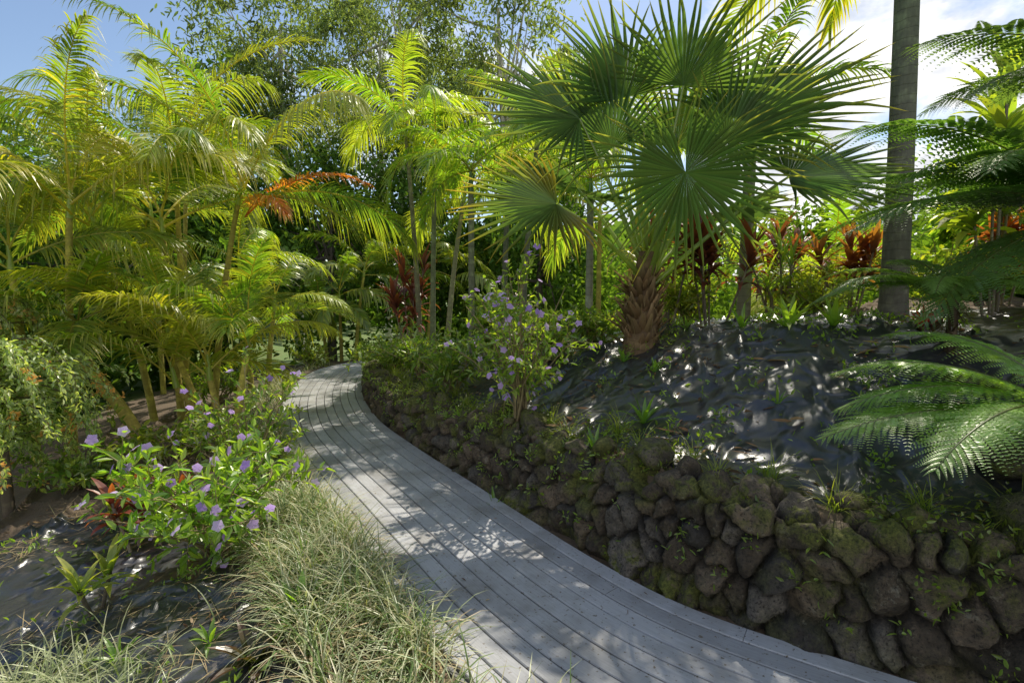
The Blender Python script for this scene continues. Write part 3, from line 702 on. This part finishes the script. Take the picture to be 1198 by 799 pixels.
ti_plant('red_cordyline', 4.15, 6.3, 1.0, 24, .45, (.17, .06, .035), (.34, .14, .06), 5)
ti_plant('red_cordyline', 5.6, 5.9, 1.3, 24, .45, (.17, .05, .035), (.34, .11, .06), 5)
ti_plant('red_cordyline', 3.5, 7.0, 1.2, 24, .45, RD, RT, 4)
ti_plant('red_cordyline', -2.85, 3.75, .45, 16, .30, (.15, .045, .035), (.32, .08, .05), 3, .06)
ti_plant('green_cordyline', -2.75, 3.2, .4, 14, .26, (.2, .28, .05), (.42, .38, .07), 2, .045)
ti_plant('green_cordyline', 5.0, 5.3, 2.3, 26, .65, (.22, .3, .05), (.45, .47, .09), 5, .12)
ti_plant('green_cordyline', 5.9, 5.0, 1.7, 26, .65, (.22, .3, .05), (.45, .47, .09), 4, .12)
ti_plant('green_cordyline', 3.2, 6.0, .9, 30, .5, (.16, .25, .05), (.36, .42, .08), 4, .03)

def rosette(name, x, y, n, L, W, col, tip, el=(.5, 1.4), dr=(.4, 1.2)):
    mb = MB(); z = G(x, y) - .01; az = np.arange(n) * 2.4 + U(0, 6); q = np.linspace(0, 1, n)
    P = np.column_stack([x + np.cos(az) * .012, y + np.sin(az) * .012, np.full(n, z)])
    blades(mb, P, az, el[1] + (el[0] - el[1]) * q, L * U(.75, 1.1, n), W, dr[0] + (dr[1] - dr[0]) * q, vary(np.array(col), n, .25), vary(np.array(tip), n, .25), K=6)
    return mb.build(name, [M_leaf])
gr = (.13, .26, .04); gt = (.25, .39, .06); gq = (.18, .30, .045); gu = (.33, .43, .07)
for (x, y, n, L, W, c, t) in [(1.05, 4.0, 12, .3, .035, gr, gt), (.62, 3.75, 9, .24, .03, gr, gt), (1.75, 5.1, 9, .2, .03, gr, gt), (2.35, 4.35, 12, .36, .055, gq, gu),
                        (2.7, 4.3, 10, .32, .05, gq, gu), (-.15, 4.25, 8, .2, .03, gr, gt), (1.9, 3.6, 7, .15, .02, gr, gt), (1.3, 4.6, 8, .2, .03, gr, gt),
                        (-.55, 5.4, 8, .25, .04, gr, gt), (2.2, 4.9, 9, .28, .04, gr, gt), (.9, 3.35, 7, .16, .024, gq, (.35, .25, .08)),
                        (-1.2, 2.75, 10, .26, .07, (.17, .33, .05), (.28, .46, .07)), (-2.15, 2.6, 8, .15, .03, gr, gt), (-1.7, 2.7, 7, .14, .03, gr, gt), (1.1, 5.0, 8, .2, .03, gr, gt), (2.5, 4.6, 9, .3, .045, gq, gu)]:
    rosette('strap_leaf_plant', x, y, n, L, W, c, t)
rosette('red_bromeliad', 3.35, 4.15, 18, .22, .028, (.34, .035, .04), (.5, .06, .05))
rosette('dark_bromeliad', -1.35, 2.5, 16, .26, .06, (.04, .065, .022), (.14, .05, .03), el=(.2, 1.1))
rosette('dark_bromeliad', -1.45, 2.2, 14, .22, .055, (.04, .07, .025), (.08, .08, .03), el=(.2, 1.1))

def weeping(name, x, y, H, R, n, col, tip, flw):
    mb = MB(); z = G(x, y); P = []; D = []; FP = []
    tube(mb, np.linspace([x, y, z], [x, y, z + H * .8], 6), np.linspace(.05, .03, 6), (.12, .09, .06), 7, 1)
    for s in range(n):
        az = U(0, 6.28); rr = R * U(.35, 1); q, Pp, T, S = rachis([x, y, z + H * U(.35, .85)], az, U(.4, 1.2), rr * 1.9, U(2., 2.9), n=22, pw=.9)
        tube(mb, Pp, np.linspace(.008, .002, 22), (.12, .10, .05), 4, 1)
        for rep in range(5):
            P.append(Pp[2:] + U(-.04, .04, (20, 3))); D.append(nrm(T[2:] + rng.normal(size=(20, 3)) * .7 + [0, 0, -.3]))
        if s % 3 == 0: FP.append(Pp[-4:] + U(-.03, .03, (4, 3)))
    P = np.vstack(P); D = np.vstack(D); m_ = len(P); t = U(0, 1, (m_, 1)) ** 1.5
    leaves(mb, P, D, nrm(rng.normal(size=(m_, 3)) + [0, 0, 1]), U(.04, .07, m_), U(.02, .03, m_), vary(col, m_) * (1 - t) + np.array(tip) * t)
    FP = np.vstack(FP); FP = np.repeat(FP, 5, 0) + U(-.03, .03, (len(FP) * 5, 3))
    leaves(mb, FP, rand_dirs(len(FP)), rand_dirs(len(FP)), .045, .022, vary(flw, len(FP)), mat=2)
    mb.build(name, [M_leaf, M_wood, M_petal])
weeping('weeping_shrub', -4.85, 4.75, 1.85, .72, 80, (.22, .30, .10), (.58, .60, .36), (.85, .45, .12))
weeping('weeping_shrub', -6.1, 5.9, 2.6, .9, 70, (.2, .27, .09), (.5, .5, .28), (.8, .5, .18))

# ------------------------------------------------------------------ edging grass
mb = MB()
def grass_patch(n, arng, orng, L, dens_seed, straw=.28):
    a = U(*arng, n * 2); o_ = -HW - U(*orng, n * 2)
    k_ = (vnoise(a * 3.2, o_ * 3.2, dens_seed) > .38); a = a[k_][:n]; o_ = o_[k_][:n]; n = len(a)
    a = np.round(a * 7) / 7 + rng.normal(0, .035, n); o_ = np.round(o_ * 7) / 7 + rng.normal(0, .035, n) - .02
    o_ = np.minimum(o_, -HW + .0)
    xy = at(a, o_); z = ground(xy[:, 0], xy[:, 1]) - .01
    az = U(0, 6.28, n); stw = U(0, 1, n) < straw
    el = np.where(stw, U(.1, .9, n), U(.7, 1.45, n)); 
    cg = np.array([.15, .22, .07]); cc = np.array([.60, .60, .40]); t = (U(0, 1, (n, 1)) < .5) * U(.4, 1, (n, 1))
    C0 = vary(cg, n, .35) * (1 - t) + cc * t; C0[stw] = vary((.48, .38, .23), stw.sum(), .3)
    C1 = C0 * 1.1; tp = U(0, 1, n) < .3; C1[tp] = (.50, .42, .24)
    blades(mb, np.column_stack([xy, z]), az, el, U(.45, 1.15, n) * L, U(.005, .010, n), U(.9, 2.4, n), C0, C1, K=5, fold=.2, prof=[.8, 1, 1, .8, .5, .05])
aN = arc[np.argmin(np.hypot(cl[:, 0] - 1.3, cl[:, 1] - 1.8))]; aM = arc[np.argmin(np.hypot(cl[:, 0] + 1., cl[:, 1] - 4.4))]; aF = arc[np.argmin(np.hypot(cl[:, 0] + 2.7, cl[:, 1] - 7.3))]
grass_patch(7200, (aN - .2, aM), (-.03, .58), .42, 3)
grass_patch(4400, (aM - .2, aF), (-.03, .5), .40, 5)
grass_patch(1600, (aF, aF + 5), (.02, .7), .30, 6, .1)
mb.build('edging_grass', [M_grass])
mb = MB()
n = 1500; xx = -2.45 + rng.normal(0, .35, n); yy = 2.1 + rng.normal(0, .22, n)
blades(mb, np.column_stack([xx, yy, ground(xx, yy)]), U(0, 6.28, n), U(.6, 1.45, n), U(.2, .42, n), U(.005, .009, n), U(.8, 2.2, n), vary((.24, .30, .13), n), vary((.52, .52, .32), n), K=5)
mb.build('edging_grass', [M_grass])
mb = MB(); n = 7500
a = U(a_start, a_end, n); k_ = vnoise(a * 2.2, 0 * a, 8) > .3; a = a[k_]; n = len(a)
o_ = HW + U(.16, .7, n); xy = at(a, o_); z = np.maximum(ground(xy[:, 0], xy[:, 1]), wall_h(np.interp(a, arc, cl[:, 1])) * (o_ < HW + .45)) + U(-.02, .05, n)
P = np.column_stack([xy, z]); leaves(mb, P, rand_dirs(n, .6), rand_dirs(n, 1.), U(.015, .05, n), U(.01, .024, n), vary((.16, .21, .03), n, .4))
for k_ in range(170):
    a = U(a_start, a_end); h = U(.1, .62); yy = np.interp(a, arc, cl[:, 1]); h = min(h, wall_h(yy)); c = at(np.array([a]), np.array([HW + .02 + .12 * h]))[0]; n = int(U(5, 22))
    P = np.array([c[0], c[1], h]) + rng.normal(0, .03, (n, 3)); leaves(mb, P, rand_dirs(n, .5), rand_dirs(n, .7), U(.02, .055, n), U(.01, .02, n), vary((.18, .26, .04), n, .35))
a = U(a_start, a_end, 2600); a = np.round(a * 2.5) / 2.5 + rng.normal(0, .02, 2600); oo = HW + .3 + .28 * hash2(np.round(a * 2.5), 0, 4) + rng.normal(0, .02, 2600); xy = at(a, oo)
blades(mb, np.column_stack([xy, ground(xy[:, 0], xy[:, 1]) - .01]), U(0, 6.28, 2600), U(.4, 1.4, 2600), U(.08, .32, 2600), .005, U(.5, 2, 2600), vary((.18, .26, .04), 2600), (.38, .36, .1), K=4)
mb.build('wall_weeds', [M_leaf])

mb = MB()
def litter(n, xr, yr, sz, cond):
    x = U(*xr, n); y = U(*yr, n); s, i = sdist(x, y); k_ = cond(s, x, y); x = x[k_]; y = y[k_]; n = len(x); s = s[k_]
    z = np.where(np.abs(s) < HW, 0.002, ground(x, y)) + .008
    D = rng.normal(size=(n, 3)); D[:, 2] *= .12; N = rng.normal(size=(n, 3)) * .25 + [0, 0, 1]
    pal = np.array([(.28, .17, .09), (.40, .26, .13), (.18, .11, .06), (.46, .36, .2), (.12, .08, .045)])
    leaves(mb, np.column_stack([x, y, z]), D, N, U(.5, 1.3, n) * sz, U(.5, 1.3, n) * sz * .3, vary(pal[rng.integers(5, size=n)], n, .3), fold=.2, curl=U(-.5, .6))
litter(2600, (-1.5, 4.2), (2.4, 6.5), .05, lambda s, x, y: (s > HW + .3) & (vnoise(x * 2, y * 2, 3) > .55))
litter(1500, (-.5, 4.), (1.6, 5), .06, lambda s, x, y: (s > HW + .3) & (s < HW + .7))
litter(4500, (-4.5, .5), (1.4, 6), .05, lambda s, x, y: (s < -HW) & (vnoise(x * 2, y * 2, 6) > .6))
litter(2500, (-3.5, .8), (1.4, 7), .035, lambda s, x, y: (s < -HW) & (s > -HW - .8))
litter(420, (-5, 3), (1.2, 12), .03, lambda s, x, y: np.abs(s) < HW - .01)
litter(60, (.4, 3.4), (2.8, 5), .16, lambda s, x, y: s > HW + .4)
n = 5500; x = U(-4.2, .6, n); y = U(1.4, 5.5, n); s, i = sdist(x, y); k_ = (s < -HW - .05) & (vnoise(x * 1.7 + 3, y * 1.7, 2) > .58); x = x[k_]; y = y[k_]; n = len(x)
blades(mb, np.column_stack([x, y, ground(x, y) + .01]), U(0, 6.28, n), U(-.05, .25, n), U(.06, .28, n), .004, U(-.2, .5, n), vary((.46, .36, .2), n), vary((.5, .4, .22), n), K=3)
mb.build('leaf_litter', [M_dry])

mb = MB()
def weeds(cnt, xr, yr, cond, hgt):
    for k_ in range(cnt):
        x = U(*xr); y = U(*yr); s, _ = sdist([x], [y])
        if not cond(s[0]): continue
        n = int(U(8, 34)); r0 = U(.03, .11); P = np.column_stack([x + rng.normal(0, r0, n), y + rng.normal(0, r0, n), np.zeros(n)]); P[:, 2] = ground(P[:, 0], P[:, 1]) + U(0, hgt, n)
        leaves(mb, P, rand_dirs(n, .4), rand_dirs(n, 1.2), U(.02, .065, n), U(.01, .028, n), vary((.18, .27, .04), n, .35))
weeds(100, (-.6, 3.8), (2.9, 5.8), lambda s: s > HW + .4, .1)
weeds(70, (-4.4, -.4), (1.9, 5.2), lambda s: s < -HW - .3, .1)
mb.build('garden_weeds', [M_leaf])

# ------------------------------------------------------------------ background trees
def tree(name, x, y, H, tr, cz, cr, ncl, nleaf, lL, lW, cols, bark=(.12, .10, .08), sub=12, sg=.13, ss=.3, droop=-.1, lean=(0, 0)):
    mb = MB(); z = G(x, y) - .2; cr = np.array(cr, float); cc = np.array([x + lean[0], y + lean[1], z + cz])
    n = 12; t = np.linspace(0, 1, n); wob = np.cumsum(U(-.06, .06, (n, 2)), 0) * H / 10
    tk = np.column_stack([x + lean[0] * t + wob[:, 0], y + lean[1] * t + wob[:, 1], z + (cz + cr[2] * .5) * t]); tube(mb, tk, np.linspace(tr, tr * .3, n), bark, 9, 1)
    d = rand_dirs(ncl); r = U(.35, 1, ncl) ** .6; K_ = cc + d * r[:, None] * cr
    P = []; Bf = []
    for k_ in range(ncl):
        h = U(.4, .95); b = np.array([np.interp(h, t, tk[:, i]) for i in range(3)]); e = K_[k_]
        m_ = (b + e) / 2 + U(-.3, .3, 3) * cr * .2; u = np.linspace(0, 1, 7)[:, None]; pts = (1 - u) ** 2 * b + 2 * u * (1 - u) * m_ + u ** 2 * e
        tube(mb, pts, np.linspace(tr * .35, tr * .06, 7), bark, 5, 1)
        sp_ = e + rng.normal(size=(sub, 3)) * cr * ss * np.array([1, 1, .7]); bf = U(.5, 1.5, sub)
        per = max(1, nleaf // (ncl * sub))
        for j in range(sub):
            P.append(sp_[j] + rng.normal(size=(per, 3)) * cr.mean() * sg * np.array([1, 1, .65])); Bf.append(np.full(per, bf[j]))
    P = np.vstack(P); Bf = np.concatenate(Bf)[:, None]; n = len(P)
    C = np.array(cols)[rng.integers(len(cols), size=n)] * Bf * U(.75, 1.25, (n, 1))
    leaves(mb, P, rand_dirs(n, droop), nrm(rng.normal(size=(n, 3)) * .8 + [0, 0, .8]), lL * U(.6, 1.2, n), lW * U(.6, 1.2, n), C)
    return mb.build(name, [M_far, M_wood])
GD = [(.075, .14, .035), (.10, .175, .045), (.13, .20, .05)]; GM = [(.15, .24, .045), (.19, .28, .05), (.12, .2, .045)]; GE = [(.17, .21, .11), (.14, .185, .10), (.21, .245, .12)]
for (x, y, cz, cr) in [(-8.8, 21, 11., (3.6, 3, 4.4)), (-4.6, 22, 12., (3.6, 3, 5)), (-.3, 21, 11.5, (3.4, 3, 4.6)), (2.6, 24, 10.5, (2.2, 2.5, 3)), (-6.5, 27, 13, (4.5, 3, 6))]:
    tree('eucalyptus_tree', x, y, 16, .2, cz, cr, 26, 9500, .28, .08, GE, (.50, .46, .40), sub=11, sg=.07, ss=.2, droop=-.8)
for (x, y, cz, cr) in [(-17, 17, 5.5, (4, 3, 4)), (-12.5, 14.5, 3.6, (3, 2.5, 3)), (-9.2, 13.6, 3., (2.6, 2, 2.8)), (-15, 11, 3.0, (3, 3, 2.8)), (-10.5, 18.5, 5, (3, 3, 4.4)), (-6.4, 18, 4.2, (2.8, 2, 4)), (-2.6, 19, 4.4, (2.8, 2, 4)), (1, 18, 4, (2.6, 2, 3.4)), (-9.6, 9.4, 1.7, (1.8, 1.8, 1.6))]:
    tree('broadleaf_tree', x, y, cz * 1.5, .18, cz, cr, 22, 6500, .27, .14, GD, sub=12, sg=.12, ss=.24)
for (x, y, cz, cr) in [(4.5, 15, 1.7, (2.5, 2, 1.8)), (8, 13, 1.8, (2.5, 2, 1.9)), (12, 14, 2.4, (3, 2, 2.4)), (9.2, 8.6, 1.5, (1.8, 1.5, 1.6)), (7.4, 7.2, 1.2, (1.2, 1, 1.1))]:
    tree('broadleaf_tree', x, y, cz * 1.5, .15, cz, cr, 18, 5000, .21, .11, GM, sub=12, sg=.12, ss=.24)
mb = MB(); P = []; Cc = []
for k_ in range(330):
    an = rad(U(-40, 220)); R0 = U(32, 60); x = math.cos(an) * R0; y = 5 + math.sin(an) * R0; zc = U(-1, 6.5); n = 60; b = U(.5, 1.4)
    P.append(np.array([x, y, zc]) + rng.normal(size=(n, 3)) * [1.7, 1.7, 1.3]); Cc.append(np.tile(np.array([.11, .17, .06]) * b, (n, 1)))
P = np.vstack(P); leaves(mb, P, rand_dirs(len(P)), rand_dirs(len(P), .5), 1.3, .9, np.vstack(Cc)); mb.build('tree_line', [M_far])

# ------------------------------------------------------------------ sky, sun, camera
SAZ, SEL = 24, 55
w = bpy.data.worlds.new("World"); sc.world = w; w.use_nodes = True; nt = w.node_tree; nt.nodes.clear(); L = nt.links.new
sky = nd(nt, 'ShaderNodeTexSky'); sky.sky_type = 'NISHITA'; sky.sun_disc = False; sky.sun_elevation = rad(SEL); sky.sun_rotation = rad(SAZ); sky.air_density = 1.; sky.dust_density = .6
tc = nd(nt, 'ShaderNodeTexCoord'); mp = nd(nt, 'ShaderNodeMapping'); L(tc.outputs['Generated'], mp.inputs[0]); mp.inputs['Scale'].default_value = (1, 1, 1.8); mp.inputs['Location'].default_value = (.35, .2, .1)
n1 = noise_n(nt, mp.outputs[0], 4.2, 7, .58); n9 = noise_n(nt, mp.outputs[0], 9, 5, .6)
vm = nd(nt, 'ShaderNodeVectorMath', operation='DOT_PRODUCT'); L(tc.outputs['Generated'], vm.inputs[0]); vm.inputs[1].default_value = (.80, .55, .1)
vb = nd(nt, 'ShaderNodeVectorMath', operation='DOT_PRODUCT'); L(tc.outputs['Generated'], vb.inputs[0]); vb.inputs[1].default_value = (-.1, -1, .1)  # extra cloud cover added behind the camera, out of view, to lift the shadows
f = math_n(nt, 'ADD', n1, math_n(nt, 'MULTIPLY', math_n(nt, 'SUBTRACT', math_n(nt, 'MAXIMUM', vm.outputs['Value'], vb.outputs['Value']), .70), .32))
cf = ramp(nt, f, .44, .58)
cc = mix(nt, ramp(nt, n9, .36, .60), (5.0, 5.2, 5.7), (9.0, 8.9, 8.6))
c = mix(nt, cf, sky.outputs[0], cc)
bg = nd(nt, 'ShaderNodeBackground', Strength=.15); L(c, bg.inputs[0]); o = nd(nt, 'ShaderNodeOutputWorld'); L(bg.outputs[0], o.inputs[0])

sun = bpy.data.lights.new('sun', 'SUN'); sun.energy = 5.; sun.angle = rad(.5); sun.color = (1, .93, .80)
so = bpy.data.objects.new('sun', sun); sc.collection.objects.link(so)
Dv = Vector((math.sin(rad(SAZ)) * math.cos(rad(SEL)), math.cos(rad(SAZ)) * math.cos(rad(SEL)), math.sin(rad(SEL))))
so.rotation_euler = Dv.to_track_quat('Z', 'Y').to_euler(); so.location = Dv * 30

cam = bpy.data.cameras.new('camera'); cam.lens = 18; cam.sensor_width = 36; cam.clip_end = 1000; cam.clip_start = .05
co = bpy.data.objects.new('camera', cam); sc.collection.objects.link(co); co.location = (0, 0, 1.8); co.rotation_euler = (rad(84.3), 0, 0)
sc.camera = co
sc.view_settings.view_transform = 'Standard'; sc.view_settings.look = 'None'; sc.view_settings.exposure = 0
print('verts', sum(len(o.data.vertices) for o in bpy.data.objects if o.type == 'MESH'))
